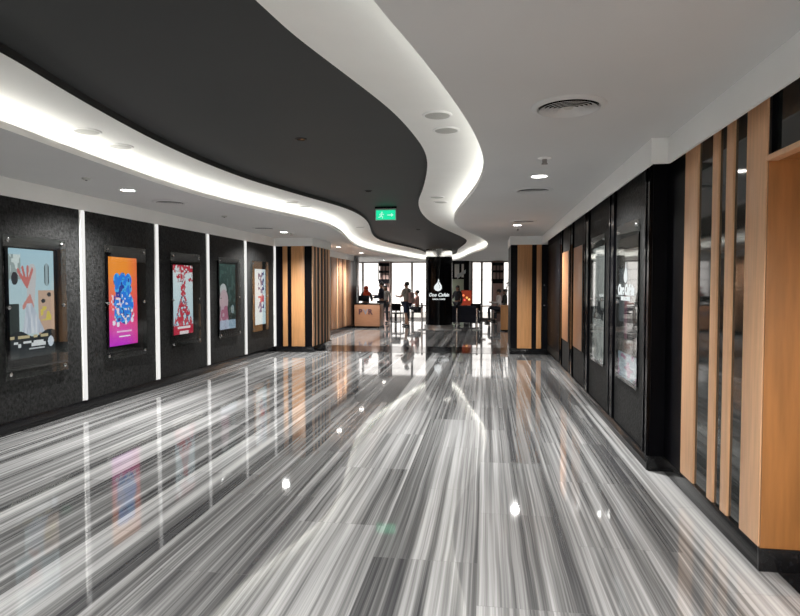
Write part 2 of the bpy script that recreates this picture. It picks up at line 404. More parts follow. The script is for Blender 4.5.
# ------------------------------------------------------------------ far windows
def window(n, x0, x1, mull, label):
    mb = MB(); y = YW
    mb.box(x0, x1, y, y + 0.08, 0, 0.10).box(x0, x1, y, y + 0.08, 2.70, ZC)
    for z in (0.66,): mb.box(x0, x1, y - 0.02, y + 0.03, z - 0.03, z + 0.03)
    for z in (1.88, 2.36): mb.box(x0, x1, y + 0.02, y + 0.05, z - 0.008, z + 0.008)
    for x in [x0 + 0.03] + mull + [x1 - 0.03]: mb.box(x - 0.05, x + 0.05, y, y + 0.08, 0, ZC)
    f = struct(mb.build('window_%d' % n, M_alu), label)
    MB().box(x0, x1, y + 0.035, y + 0.041, 0.05, 2.72).build('pane', M_pane, f)
window(1, -9.0, -4.98, [-7.6, -5.9], 'tall window at far left of the lobby behind the counter')
window(2, -4.55, -2.0, [-3.5], 'tall bright window between the cage shelf pillar and the black column')
window(3, -0.70, 0.33, [-0.2], 'tall bright window behind the red menu board')
window(4, 0.75, 1.5, [], 'tall window right of the rose pillar')
struct(MB().box(-4.98, -4.55, YW, YW + 0.2, 0, ZC).box(-2.0, -0.70, YW, YW + 0.2, 0, ZC).box(0.33, 0.75, YW, YW + 0.2, 0, ZC).build('wall_far', M_white))

def rose_pillar(x0, x1, label, lab2):
    t = thing('rose_pillar', label, 'pillar', ((x0 + x1) / 2, YW - 0.2, 0)); h = (x1 - x0) / 2
    MB().box(-h, h, -0.15, 0.19, 0, ZC, 0.01).build('shaft', M_pink, t)
    r = thing('cage_shelf', lab2, 'shelf', ((x0 + x1) / 2, YW - 0.36, 1.72))
    h += 0.03
    for z, hh in ((0, 0.2), (0.50, 0.1), (0.82, 0.14)):
        MB().box(-h, h, -0.22, 0.008, z, z + hh).build('shelf_board', M_blackm, r)
    for x in (-h, -h * 0.35, h * 0.35, h):
        MB().box(x - 0.02, x + 0.02, -0.22, -0.18, 0.1, 0.96).build('upright', M_blackm, r)
rose_pillar(-4.98, -4.55, 'rose stone pillar between the far windows behind the counter', 'black cage shelf high on the pillar behind the counter')
rose_pillar(0.33, 0.75, 'rose stone pillar behind the seated diners at right', 'black cage shelf high on the pillar behind the diners')

# ------------------------------------------------------------------ light tubes on the poster wall
tube0 = None
names = ['nearest white vertical light tube, between the two nearest lit posters', 'white vertical light tube between the orange poster and the red and white poster',
         'white vertical light tube between the red and white poster and the dark teal poster', 'white vertical light tube between the dark teal poster and the furthest poster',
         'furthest white vertical light tube, at the black edge of the striped pillar']
for y, lb in zip((6.84, 8.54, 10.24, 11.95, 13.70), names):
    if tube0 is None:
        t = thing('light_tube', lb, 'light', (XL, y, 0.14), 0, 'vertical light tubes on the poster wall')
        MB().box(0.0, 0.012, -0.034, 0.034, 0.0, 2.42).build('backplate', M_white, t)
        MB().lathe([(0.0, 0.002), (0.017, 0.004), (0.021, 0.02), (0.021, 2.40), (0.017, 2.415), (0, 2.418)], (0.030, 0, 0), 16).build('tube', M_strip, t)
        tube0 = t
    else: dup(tube0, (XL, y, 0.14), 0, lb)

# ------------------------------------------------------------------ poster art (colour of what the screens show)
def mix(a, b, t):
    t = max(0, min(1, t)); return tuple(a[i] * (1 - t) + b[i] * t for i in range(3))
def ell_in(u, v, cx, cy, rx, ry): return ((u - cx) / rx) ** 2 + ((v - cy) / ry) ** 2 < 1
def seg_in(u, v, ax, ay, bx, by, w):
    dx, dy = bx - ax, by - ay; t = max(0, min(1, ((u - ax) * dx + (v - ay) * dy) / (dx * dx + dy * dy)))
    return math.hypot(u - ax - t * dx, (v - ay - t * dy)) < w
def hsh(i, j, s=0): return (math.sin(i * 127.1 + j * 311.7 + s * 74.7) * 43758.5453) % 1
def vn(x, y, s=0):
    i, j = math.floor(x), math.floor(y); fx, fy = x - i, y - j; fx = fx * fx * (3 - 2 * fx); fy = fy * fy * (3 - 2 * fy)
    n = (hsh(i, j, s) * (1 - fx) + hsh(i + 1, j, s) * fx) * (1 - fy) + (hsh(i, j + 1, s) * (1 - fx) + hsh(i + 1, j + 1, s) * fx) * fy
    return max(0.0, min(1.0, (n - 0.5) * 1.6 + 0.5))
def art_a(u, v):     # pale interior, two reaching hands, white gown, yellow badge, rows of print at the foot
    c = mix((0.62, 0.72, 0.72), (0.45, 0.66, 0.78), v)
    if u > 0.62 and v < 0.62: c = (0.62, 0.42, 0.32)
    if u < 0.25 and 0.72 < v < 0.95: c = (0.35, 0.42, 0.42) if vn(u * 24, v * 18) > 0.4 else (0.7, 0.78, 0.78)
    if u < 0.2 and v < 0.5: c = (0.03, 0.04, 0.04)
    if seg_in(u, v, 0.5, 0.78, 0.45, 0.5, 0.09): c = (0.62, 0.6, 0.62)
    for du in (-0.12, -0.05, 0.03, 0.1):
        if seg_in(u, v, 0.38, 0.66, 0.36 + du * 1.4, 0.84 - abs(du) * 0.3, 0.022): c = (0.62, 0.18, 0.17)
    for du in (-0.1, 0.0, 0.1):
        if seg_in(u, v, 0.44, 0.56, 0.40 + du, 0.47, 0.025): c = (0.66, 0.28, 0.25)
    if v < 0.5 and abs(u - 0.42 - (0.5 - v) * 0.35) < 0.06 + (0.5 - v) * 0.7 and v > 0.22: c = mix((0.75, 0.78, 0.85), (0.5, 0.55, 0.66), vn(u * 30, v * 9))
    if ell_in(u, v, 0.12, 0.73, 0.07, 0.06) or ell_in(u, v, 0.88, 0.58, 0.05, 0.02) or ell_in(u, v, 0.74, 0.52, 0.05, 0.02): c = (0.03, 0.03, 0.04)
    if seg_in(u, v, 0.83, 0.82, 0.83, 0.72, 0.06): c = (0.07, 0.09, 0.1) if abs(u - 0.83) > 0.035 else (0.35, 0.45, 0.5)
    if 0.33 < v < 0.47 and 0.68 < u < 0.92: 
        if vn(u * 13, v * 22, 3) > 0.35: c = (0.75, 0.6, 0.12)
    if v < 0.22 + 0.03 * math.sin(u * 9): c = (0.02, 0.025, 0.03)
    if 0.10 < v < 0.155 and 0.08 < u < 0.92 and hsh(int(u * 18), int(v * 60) // 2, 5) > 0.35: c = (0.8, 0.82, 0.85)
    if 0.07 < v < 0.09 and 0.4 < u < 0.75: c = (0.6, 0.62, 0.65)
    if 0.18 < v < 0.205 and hsh(int(u * 12), 2, 8) > 0.5: c = (0.6, 0.5, 0.3)
    if ell_in(u, v, 0.9, 0.13, 0.07, 0.05): c = (0.7, 0.75, 0.85)
    return c
def art_b(u, v):     # orange to violet field, cluster of blue blocks with white flecks, faint print at the foot
    c = mix((0.55, 0.03, 0.62), (0.95, 0.10, 0.13), v / 0.42) if v < 0.42 else mix((0.95, 0.10, 0.13), (0.95, 0.30, 0.03), (v - 0.42) / 0.4)
    c = mix(c, (0.85, 0.05, 0.10), max(0, u - 0.6) * 1.2)
    for (cx, cy, rx, ry) in ((0.28, 0.74, 0.12, 0.08), (0.48, 0.76, 0.11, 0.07), (0.68, 0.74, 0.12, 0.08), (0.5, 0.64, 0.30, 0.09), (0.42, 0.5, 0.26, 0.13), (0.62, 0.46, 0.24, 0.14), (0.55, 0.34, 0.22, 0.10), (0.3, 0.36, 0.13, 0.10)):
        if ell_in(u, v, cx, cy, rx, ry):
            h = vn(u * 16, v * 24, 1)
            c = (0.02, 0.20, 0.80) if h < 0.5 else ((0.06, 0.45, 0.9) if h < 0.8 else (0.02, 0.05, 0.35))
    if 0.28 < v < 0.58 and 0.08 < u < 0.9:
        h = vn(u * 22, v * 34, 4)
        if h > 0.86: c = (0.85, 0.75, 0.85)
        elif h > 0.78 and v < 0.4: c = (0.05, 0.03, 0.15)
        elif h > 0.74 and u < 0.4: c = (0.9, 0.3, 0.3)
    for cx, cy, w in ((0.16, 0.26, 0.05), (0.3, 0.24, 0.05), (0.58, 0.26, 0.04), (0.8, 0.28, 0.05)):
        if ell_in(u, v, cx, cy, w, 0.03): c = (0.85, 0.8, 0.95)
    if 0.145 < v < 0.165 and 0.25 < u < 0.78: c = mix(c, (0.95, 0.75, 0.95), 0.6)
    if 0.09 < v < 0.11 and 0.32 < u < 0.72: c = (0.95, 0.85, 0.95)
    return c
def art_c(u, v):     # pale blue ground, red clusters spreading towards the foot, red band with white line
    c = mix((0.50, 0.68, 0.78), (0.75, 0.84, 0.86), v)
    w = 0.12 + max(0, 0.55 - v) * 0.9
    if v > 0.9 or abs(u - 0.5) < w or (v > 0.75 and vn(u * 9, v * 14) > 0.5):
        h = vn(u * 20, v * 34, 2)
        if h > 0.52: c = (0.55, 0.03, 0.06)
        elif h > 0.40: c = (0.75, 0.35, 0.35)
        elif h > 0.30: c = (0.10, 0.02, 0.05)
        elif v < 0.6 and h > 0.2: c = (0.12, 0.18, 0.35)
    if v < 0.13: c = (0.50, 0.015, 0.05)
    if 0.08 < v < 0.115 and 0.2 < u < 0.85: c = (0.85, 0.75, 0.78)
    if v < 0.05 and 0.3 < u < 0.75: c = (0.8, 0.7, 0.72)
    return c
def art_d(u, v):     # dark teal with a pale rose figure standing at left
    c = mix((0.012, 0.022, 0.022), (0.04, 0.085, 0.078), v)
    if vn(u * 10, v * 16, 6) > 0.72: c = mix(c, (0.12, 0.2, 0.19), 0.4)
    if ell_in(u, v, 0.22, 0.60, 0.20, 0.10): c = (0.60, 0.62, 0.62)
    if ell_in(u, v, 0.26, 0.44, 0.26, 0.17): c = (0.62, 0.45, 0.50)
    if v < 0.36 and abs(u - 0.26) < 0.2 + (0.36 - v) * 0.35: c = (0.60, 0.42, 0.50) if vn(u * 9, v * 18, 2) > 0.4 else (0.45, 0.16, 0.25)
    if v < 0.14: c = mix(c, (0.45, 0.62, 0.80), 0.7)
    if ell_in(u, v, 0.8, 0.3, 0.10, 0.07): c = (0.3, 0.38, 0.4)
    return c
def art_e(u, v):     # very pale blue with a column of dark blue and red brush marks
    c = mix((0.62, 0.78, 0.86), (0.72, 0.83, 0.90), v)
    if 0.3 < u < 0.85 and 0.22 < v < 0.97:
        h = vn(u * 9, v * 26, 9)
        if v > 0.62 and h > 0.42: c = (0.03, 0.05, 0.20) if h > 0.6 else (0.2, 0.25, 0.45)
        elif 0.4 < v < 0.55 and h > 0.5: c = (0.6, 0.06, 0.12)
        elif v < 0.42 and h > 0.42: c = (0.05, 0.06, 0.25)
        elif h > 0.8: c = (0.1, 0.12, 0.3)
    return c
def art_logo(u, v):   # charcoal field with a pale lower third
    c = (0.018, 0.02, 0.022)
    if v > 0.80: c = (0.05, 0.035, 0.03)
    if u < 0.5 and 0.40 < v < 0.78: c = (0.13, 0.15, 0.17)
    if 0.34 < u < 0.48 and 0.28 < v < 0.62: c = (0.20, 0.05, 0.10)
    if 0.28 > v > 0.18: c = (0.12, 0.11, 0.10)
    if v < 0.18: c = mix((0.34, 0.45, 0.56), (0.46, 0.56, 0.62), vn(u * 7, v * 40, 3))
    if v < 0.18 and vn(u * 5, v * 26, 8) > 0.82: c = (0.45, 0.2, 0.34)
    return c
def art_pale(u, v):   # pale print with a reflected window and grey figures painted in
    c = (0.66, 0.68, 0.66)
    if v > 0.55 and vn(u * 4, v * 7, 2) > 0.75: c = (0.40, 0.42, 0.40)
    if abs(u - 0.45) < 0.025 and v > 0.5: c = (0.32, 0.34, 0.33)
    if 0.36 < v < 0.56:
        h = vn(u * 8, v * 20, 5)
        c = (0.06, 0.065, 0.07) if h > 0.6 else ((0.26, 0.27, 0.27) if h > 0.3 else c)
    if v < 0.3 and vn(u * 6, v * 14, 7) > 0.7: c = (0.46, 0.48, 0.46)
    return c
def art_mesh(fn, x, y0, y1, z0, z1, flip, nu=80, nv=150):
    """grid in the plane X = x; u runs left to right as seen from the corridor"""
    vs = []; fs = []; cols = []
    for j in range(nv + 1):
        for i in range(nu + 1):
            u = i / nu; y = y0 + (y1 - y0) * u if not flip else y1 + (y0 - y1) * u
            vs.append((x, y, z0 + (z1 - z0) * j / nv))
    for j in range(nv):
        for i in range(nu):
            a = j * (nu + 1) + i
            fs.append((a, a + 1, a + nu + 2, a + nu + 1) if not flip else (a, a + 1, a + nu + 2, a + nu + 1)); cols.append(fn((i + 0.5) / nu, (j + 0.5) / nv))
    me = bpy.data.meshes.new('screen'); me.from_pydata(vs, [], fs)
    at_ = me.color_attributes.new('art', 'FLOAT_COLOR', 'CORNER')
    for p in me.polygons:
        for li in p.loop_indices: at_.data[li].color = (*cols[p.index], 1)
    return me

def bolts(t, x, y0, y1, z0, z1, sgn):
    for y in (y0 + 0.06, y1 - 0.06):
        for z in (z0 + 0.06, (z0 + z1) / 2, z1 - 0.06):
            MB().lathe([(0.010, -(0.048 if sgn > 0 else 0.022) * sgn), (0.010, 0.0), (0.020, 0.0), (0.020, 0.008 * sgn), (0.014, 0.012 * sgn)], (x, y, z), 14, 'X').build('bolt', M_chrome, t)

displays = [
    (5.55, 6.49, art_a, (5.655, 6.32, 0.80, 2.01), 'nearest lit movie poster, pale blue with reaching hands and white gown', 1.0),
    (7.22, 8.18, art_b, (7.345, 8.00, 0.77, 2.00), 'lit movie poster with orange to violet ground and blue cluster', 1.25),
    (8.89, 9.88, art_c, (9.01, 9.66, 0.79, 1.95), 'lit movie poster in red and white on pale blue', 1.15),
    (10.62, 11.61, art_d, (10.71, 11.43, 0.75, 2.03), 'dark teal movie poster with a pale rose figure', 1.0),
    (12.25, 13.19, art_e, (12.46, 13.09, 0.73, 1.98), 'furthest lit movie poster, pale blue with dark blue and red brush marks', 1.3),
]
for (a, b, fn, (sy0, sy1, sz0, sz1), lb, st) in displays:
    yc = (a + b) / 2
    t = thing('poster_display', lb , 'poster', (XL, yc, 0.59), 0, 'poster displays on the left wall')
    h0, h1 = sy0 - 0.04 - yc, sy1 + 0.13 - yc
    fr = MB().box(0, 0.02, h0, h1, sz0 - 0.12 - 0.59, sz1 + 0.06 - 0.59, 0.003).build('frame', M_blackm, t)
    me = art_mesh(fn, 0.0215, sy0 - yc, sy1 - yc, sz0 - 0.59, sz1 - 0.59, False)
    me.materials.append(art_mat('lit_screen_art', st)); link('screen', me, fr)
    g0, g1 = a - yc, b - yc
    gp = MB().box(0.050, 0.058, g0, g1, 0, 1.56, 0.0015).build('glass_panel', M_glass, t)
    bolts(gp, 0.058, g0, g1, 0, 1.56, 1)

# right wall cases (corridor side is -X; left to right as seen runs towards the camera, so flip)
def flame_poly(s=1.0):
    P = []
    body = [(0.02, 1.0), (0.10, 0.86), (0.10, 0.74), (0.20, 0.60), (0.30, 0.42), (0.31, 0.22), (0.20, 0.07), (0.0, 0.0), (-0.20, 0.07), (-0.32, 0.22), (-0.30, 0.40), (-0.18, 0.56), (-0.05, 0.70), (0.0, 0.84)]
    return [(x * s, y * s) for x, y in body]
def flame_mesh(s, d):
    mb = MB(); pts = flame_poly(s)
    f = [mb.bm.verts.new((x, y, 0)) for x, y in pts]; mb.bm.faces.new(f)
    r = bmesh.ops.extrude_face_region(mb.bm, geom=mb.bm.faces[:])
    for v in r['geom']:
        if isinstance(v, bmesh.types.BMVert): v.co.z += d
    # curling notch: a dark inner stroke is left as a separate hollow by cutting a thin sliver
    bmesh.ops.triangulate(mb.bm, faces=[q for q in mb.bm.faces if len(q.verts) > 4])
    return mb.mesh('flame', smooth=False)
def sweep_curl(s, d):
    mb = MB(); pts = [(0.06, 0.80), (0.02, 0.64), (0.10, 0.5), (0.16, 0.36), (0.12, 0.22)]
    for (ax, ay), (bx, by) in zip(pts, pts[1:]): mb.tube((ax * s, ay * s, d), (bx * s, by * s, d), 0.010 * s, n=6)
    return mb.mesh('curl')

cases = [
    (5.72, 6.61, art_logo, 'case', 'glass poster case with white flame logo, nearest on the right wall'),
    (7.30, 8.16, art_pale, 'case', 'bright pale glass poster case, second on the right wall'),
    (8.88, 9.85, None, 'tan', 'plain tan poster panel, the nearer of two on the right wall'),
    (10.34, 11.29, None, 'tan', 'plain tan poster panel, the further of two on the right wall'),
]
for a, b, fn, kd, lb in cases:
    yc = (a + b) / 2
    t = thing('poster_case', lb, 'poster', (XR, yc, 0.63), 0, 'poster cases on the right wall')
    g0, g1 = a - yc, b - yc
    if kd == 'case':
        fr = MB().box(-0.012, 0, g0 + 0.05, g1 - 0.05, 0.02, 1.48, 0.002).build('frame', M_blackm, t)
        me = art_mesh(fn, -0.0135, g0 + 0.06, g1 - 0.06, 0.03, 1.46, True, 60, 110)
        me.materials.append(art_mat('lit_print_art', 0.85)); link('screen', me, fr)
        gp = MB().box(-0.030, -0.024, g0, g1, 0, 1.60, 0.001).build('glass_panel', M_glass, t)
        bolts(gp, -0.030, g0, g1, 0, 1.60, -1)
        if fn is art_logo:
            fm = flame_mesh(0.21, 0.003); fm.materials.append(M_logo)
            R = Matrix(((0, 0, -1, 0), (-1, 0, 0, 0), (0, 1, 0, 0), (0, 0, 0, 1)))
            o = link('flame_emblem', fm, gp); o.matrix_local = Matrix.Translation((-0.0305, 0.02, 1.0)) @ R
            for txt, sz, z, bo in (('One Cafein', 0.145, 0.885, 0.007), ('DINE & COFFEE', 0.055, 0.825, 0.002)):
                tm = text_mesh(txt, sz, 0.002, 0.25 if sz > 0.1 else 0, bo); tm.materials.append(M_logo)
                o = link('lettering', tm, gp); o.matrix_local = Matrix.Translation((-0.0305, 0.02, z)) @ R
    else:
        MB().box(-0.016, 0, g0, g1, 0, 1.58, 0.003).build('panel_face', M_tan, t)
        MB().box(-0.020, 0, g0, g0 + 0.10, 0.0, 1.58, 0.002).build('edge_frame', M_blackm, t)
t = thing('black_wall_panel', 'plain gloss black panel with small bolts, furthest on the right wall', 'wall panel', (XR, 12.7, 0.3))
MB().box(-0.015, 0, -1.1, 1.25, 0, 2.2, 0.003).build('sheet', M_blackm, t)
for y in (-0.9, 0.2, 1.0):
    for z in (0.35, 0.95, 1.6):
        MB().lathe([(0.016, 0), (0.016, -0.01), (0.010, -0.014)], (-0.015, y, z), 10, 'X').build('bolt', M_chrome, t)

# ------------------------------------------------------------------ ceiling fittings
def downlight(x, y, label, proto=[None]):
    if proto[0] is None:
        t = thing('downlight', label, 'light', (x, y, ZC), 0, 'round ceiling downlights')
        MB().lathe([(0.078, 0.0), (0.098, 0.0), (0.096, -0.006), (0.082, -0.008), (0.078, -0.004)], (0, 0, 0), 32, cap=False).build('rim', M_white, t)
        MB().lathe([(0.0, -0.003), (0.078, -0.003), (0.078, 0.0)], (0, 0, 0), 32, cap=False).build('diffuser', M_lamp, t)
        proto[0] = t
        return t
    return dup(proto[0], (x, y, ZC), 0, label)
ROW_L = [(-4.3, -3.0), (-4.3, 1.4), (-4.29, 6.63), (-4.3, 12.24), (-4.35, 17.17), (-4.33, 20.3), (-4.55, 26.2)]
LAB_L = [None, None, 'bright ceiling downlight nearest the camera on the left, above the orange poster', 'bright ceiling downlight just in front of the left striped pillar',
         'ceiling downlight just beyond the left striped pillar', 'ceiling downlight over the slatted wall near the counter', 'ceiling downlight near the far windows above the cage shelf']
ROW_R = [(0.55, -3.4), (0.55, 1.3), (0.55, 6.42), (0.58, 11.48)]
LAB_R = [None, None, 'bright ceiling downlight nearest the camera on the right, beside the sprinkler head', 'bright ceiling downlight in front of the right striped pillar']
n_hidden = ['ceiling downlight over the near end of the hall by the poster wall', 'ceiling downlight before the nearest movie poster', 'ceiling downlight over the near end of the hall beyond the doorway', 'ceiling downlight over the floor before the doorway']
hi = 0
for (x, y), lb in list(zip(ROW_L, LAB_L)) + list(zip(ROW_R, LAB_R)) + [((3.5, 18.5), 'added unseen ceiling downlight in the lobby right of the pillar'), ((3.5, 24), 'added unseen ceiling downlight in the lobby right of the diners'), ((-7, 25), 'added unseen ceiling downlight in the lobby left of the counter')]:  # last three are unseen lamps added to brighten the lobby
    if lb is None: lb = n_hidden[hi]; hi += 1
    d = downlight(x, y, lb)
    lt = bpy.data.lights.new('lamp', 'SPOT'); lt.energy = 110 if abs(y - 20.3) < 0.1 else 300; lt.spot_size = math.radians(150); lt.spot_blend = 0.8; lt.color = (1, 0.99, 0.955); lt.shadow_soft_size = 0.07
    lo = bpy.data.objects.new('lamp', lt); COL.objects.link(lo); lo.parent = d; lo.location = (0, 0, -0.03)

def diffuser(x, y, label, proto=[None]):
    if proto[0] is None:
        t = thing('air_vent', label, 'vent', (x, y, ZC), 0, 'round ceiling air vents')
        MB().lathe([(0.188, 0.0), (0.238, 0.0), (0.236, -0.006), (0.222, -0.016), (0.200, -0.018), (0.188, -0.004)], (0, 0, 0), 48, cap=False).build('rim', M_grey, t)
        MB().lathe([(0.0, -0.001), (0.190, -0.001)], (0, 0, 0), 48, cap=False).build('throat', M_black, t)
        for r in (0.170, 0.143, 0.116, 0.089, 0.062):
            lr = MB().lathe([(r - 0.020, -0.002), (r + 0.014, -0.024), (r + 0.011, -0.0255), (r - 0.024, -0.002)], (0, 0, 0), 48, cap=False).build('louvre_ring', M_grey, t)
            lr.data.materials.append(M_black)
            for p_ in list(lr.data.polygons)[:48]: p_.material_index = 1  # upper ring faces blackened to stand for shade inside the vent
        MB().lathe([(0.0, -0.014), (0.028, -0.016), (0.034, -0.004)], (0, 0, 0), 32, cap=False).build('core', M_grille, t)
        proto[0] = t; return t
    return dup(proto[0], (x, y, ZC), 0, label)
diffuser(0.52, 3.97, 'large round ceiling air vent nearest the camera')
diffuser(0.56, 7.34, 'round air vent just beyond the nearest right downlight')
diffuser(0.66, 10.8, 'round air vent just before the further right downlight')
diffuser(-4.33, 7.66, 'round air vent beyond the nearest left downlight')
diffuser(-4.40, 11.34, 'round air vent just before the left downlight by the striped pillar')

def speaker(x, y, label, proto=[None]):
    if proto[0] is None:
        t = thing('ceiling_speaker', label, 'speaker', (x * _k, y * _k, ZB), 0, 'round speakers in the ceiling cove')
        MB().lathe([(0.100, 0), (0.122, 0), (0.119, -0.008), (0.104, -0.012), (0.100, -0.008)], n=40, cap=False).build('rim', M_white, t)
        MB().lathe([(0.0, -0.011), (0.06, -0.010), (0.102, -0.007), (0.102, 0)], n=40, cap=False).build('grille', M_grille, t)
        proto[0] = t; return t
    return dup(proto[0], (x * _k, y * _k, ZB), 0, label)
for x, y, lb in ((-3.37, 4.64, 'nearer round speaker of the left cove pair nearest the camera'), (-3.42, 5.18, 'further round speaker of the left cove pair nearest the camera'),
                 (-3.03, 8.99, 'nearer speaker of the left cove pair above the dark teal poster'), (-2.97, 9.46, 'further speaker of the left cove pair above the dark teal poster'),
                 (-0.38, 4.6, 'nearer round speaker of the right cove pair'), (-0.34, 5.05, 'further round speaker of the right cove pair'),
                 (-0.73, 8.8, 'nearer of two speakers in the right cove bend by the exit sign'), (-0.71, 9.3, 'further of two speakers in the right cove bend by the exit sign'),
                 (-2.8, 13.0, 'single speaker in the left cove bend beside the exit sign')):
    speaker(x, y, lb)
t = thing('sprinkler_head', 'small white sprinkler head beside the nearest right downlight', 'sprinkler', (0.52, 5.53, ZC))
MB().lathe([(0.0, -0.012), (0.03, -0.012), (0.062, -0.003), (0.062, 0)], n=24, cap=False).build('ceiling_mount', M_white, t)
MB().lathe([(0.022, -0.010), (0.020, -0.045), (0.028, -0.050), (0.028, -0.058), (0.0, -0.060)], n=18, cap=False).build('nozzle', M_alu, t)
s2 = dup(t, (-4.22, 12.5, ZC), 0, 'small sprinkler head beside the left downlight by the striped pillar')
dup(t, (0.63, 12.1, ZC), 0, 'small sprinkler head beside the further right downlight')
for x, y, lb in ((-4.26, 5.84, 'small smoke detector above the nearest movie poster'), (-4.30, 9.31, 'small smoke detector above the red and white movie poster')):
    t = thing('smoke_detector', lb, 'detector', (x, y, ZC))
    MB().lathe([(0.045, 0), (0.045, -0.012), (0.03, -0.022), (0.0, -0.022)], n=20, cap=False).build('case', M_grille, t)
    MB().lathe([(0.012, -0.021), (0.010, -0.028), (0, -0.028)], n=12, cap=False).build('sensor', M_blackm, t)
for x, y, lb in ((-1.73, 5.41, 'small dark spotlight in the charcoal ceiling nearest the camera'), (-1.70, 8.48, 'small dark spotlight in the charcoal ceiling before the exit sign'), (-1.65, 14.4, 'small dark spotlight in the charcoal ceiling beyond the exit sign')):
    t = thing('recessed_spotlight', lb, 'light', (x * 1.043, y * 1.043, ZD), 0, 'unlit spotlights in the charcoal ceiling')
    MB().lathe([(0.040, 0), (0.062, 0), (0.060, -0.006), (0.042, -0.008)], n=24, cap=False).build('rim', M_blackm, t)
    MB().lathe([(0, -0.002), (0.041, -0.004)], n=24, cap=False).build('lens', M_black, t)

# ------------------------------------------------------------------ exit sign
t = thing('exit_sign', 'glowing green hanging sign with running figure, under the charcoal ceiling', 'sign', (-1.81, 10.64, 2.793))
G = emit('exit_green', (0.015, 0.62, 0.30), 1.25); GW = emit('exit_white', (0.45, 1.0, 0.75), 0.95)
MB().box(-0.19, 0.19, -0.015, 0.015, 0, 0.213, 0.004).build('sign_body', mat('sign_case', (0.5, 0.55, 0.5), 0.4), t)
MB().box(-0.178, 0.178, -0.018, -0.014, 0.012, 0.185).build('lit_face', G, t)
MB().box(-0.2, 0.2, -0.03, 0.03, 0.213, 0.247, 0.004).build('mounting_bar', M_blackm, t)
pm = MB()
pm.ell((-0.07, -0.019, 0.145), 0.014, 0.002, 0.014)
for a, b, r in (((-0.07, 0.125), (-0.085, 0.085), 0.012), ((-0.085, 0.085), (-0.055, 0.06), 0.009), ((-0.055, 0.06), (-0.065, 0.03), 0.008), ((-0.085, 0.085), (-0.105, 0.06), 0.009), ((-0.105, 0.06), (-0.135, 0.055), 0.008),
                ((-0.07, 0.12), (-0.04, 0.10), 0.007), ((-0.04, 0.10), (-0.03, 0.115), 0.006), ((-0.075, 0.12), (-0.105, 0.115), 0.007), ((-0.105, 0.115), (-0.115, 0.09), 0.006)):
    pm.tube((a[0], -0.018, a[1]), (b[0], -0.018, b[1]), r, n=8)
pm.build('running_figure', GW, t)
am = MB(); am.box(0.03, 0.10, -0.0195, -0.0185, 0.085, 0.105)
v = [am.bm.verts.new(p) for p in ((0.10, -0.019, 0.06), (0.145, -0.019, 0.095), (0.10, -0.019, 0.13))]; am.bm.faces.new(v)
am.build('arrow', GW, t)

# ------------------------------------------------------------------ black column with logo
CX, CY, CR = -1.82, 23.05, 0.52
t = thing('logo_column', 'round gloss black column with white flame logo and script lettering', 'column', (CX, CY, 0))
MB().lathe([(CR, 0.10), (CR, 2.72)], n=64, cap=False).build('shaft', M_black, t)
MB().lathe([(CR - 0.01, 2.72), (CR - 0.01, 3.03)], n=64, cap=False).build('capital', M_chrome, t)
MB().lathe([(CR + 0.05, 0), (CR + 0.05, 0.09), (CR + 0.02, 0.10), (CR - 0.02, 0.10)], n=64, cap=False).build('base_ring', M_steel, t)
def wrap(me, z, a0, r):
    b_ = bmesh.new(); b_.from_mesh(me); bmesh.ops.triangulate(b_, faces=b_.faces[:])
    for _ in range(2):
        bmesh.ops.subdivide_edges(b_, edges=[e for e in b_.edges if e.calc_length() > 0.03], cuts=2); bmesh.ops.triangulate(b_, faces=b_.faces[:])
    b_.to_mesh(me); b_.free()
    for v in me.vertices:
        u, w, d = v.co; a = a0 + u / r; rr = r + 0.003 + max(d, -0.002)
        v.co = (rr * math.sin(a), -rr * math.cos(a), z + w)
a0 = math.atan2(-CX, CY)    # faces the corridor
fm = flame_mesh(0.48, 0.004); wrap(fm, 1.40, a0 - 0.07, CR); fm.materials.append(M_logo); link('flame_emblem', fm, t)
cm = sweep_curl(0.48, 0.006); wrap(cm, 1.40, a0 - 0.07, CR); cm.materials.append(M_black); link('flame_curl', cm, t)
for txt, sz, z, sh, bo in (('One Cafein', 0.185, 1.20, 0.3, 0.004), ('DINE & COFFEE', 0.072, 1.07, 0, 0.002)):
    tm = text_mesh(txt, sz, 0.003, sh, bo)
    wrap(tm, z, a0, CR); tm.materials.append(M_logo); link('lettering', tm, t)

# ------------------------------------------------------------------ counter
t = thing('ticket_counter', 'tan wooden ticket counter with dark letters, far left', 'counter', (-4.47, 22.0, 0))
MB().box(-0.49, 0.49, 0, 0.85, 0.07, 0.90, 0.006).build('body', mat('counter_veneer', (0.36, 0.18, 0.10), 0.45, var=0.08, vscale=4, stretch=(1, 1, 8)), t)
MB().box(-0.46, 0.46, 0.04, 0.82, 0.0, 0.07).build('plinth', M_blackm, t)
MB().box(-0.51, 0.51, -0.02, 0.87, 0.90, 0.93, 0.004).build('worktop', M_blackm, t)
for ch, x, m_ in (('P', -0.20, M_letter), ('V', 0.0, M_lettergrey), ('R', 0.18, M_letter)):
    tm = text_mesh(ch, 0.27, 0.006, 0, 0.012); tm.materials.append(m_)
    o = link('letter', tm, t); o.matrix_local = Matrix.Translation((x - 0.06, -0.006, 0.53)) @ Matrix.Rotation(PI / 2, 4, 'X')
t2 = thing('desk_monitor', 'small black monitor on the ticket counter', 'monitor', (-4.7, 22.5, 0.932))
MB().box(-0.12, 0.12, -0.08, 0.08, 0, 0.015, 0.004).tube((0, 0, 0.01), (0, 0, 0.12), 0.015).build('stand', M_blackm, t2)
MB().box(-0.2, 0.2, -0.02, 0.02, 0.08, 0.30, 0.005).build('panel', M_blackm, t2)

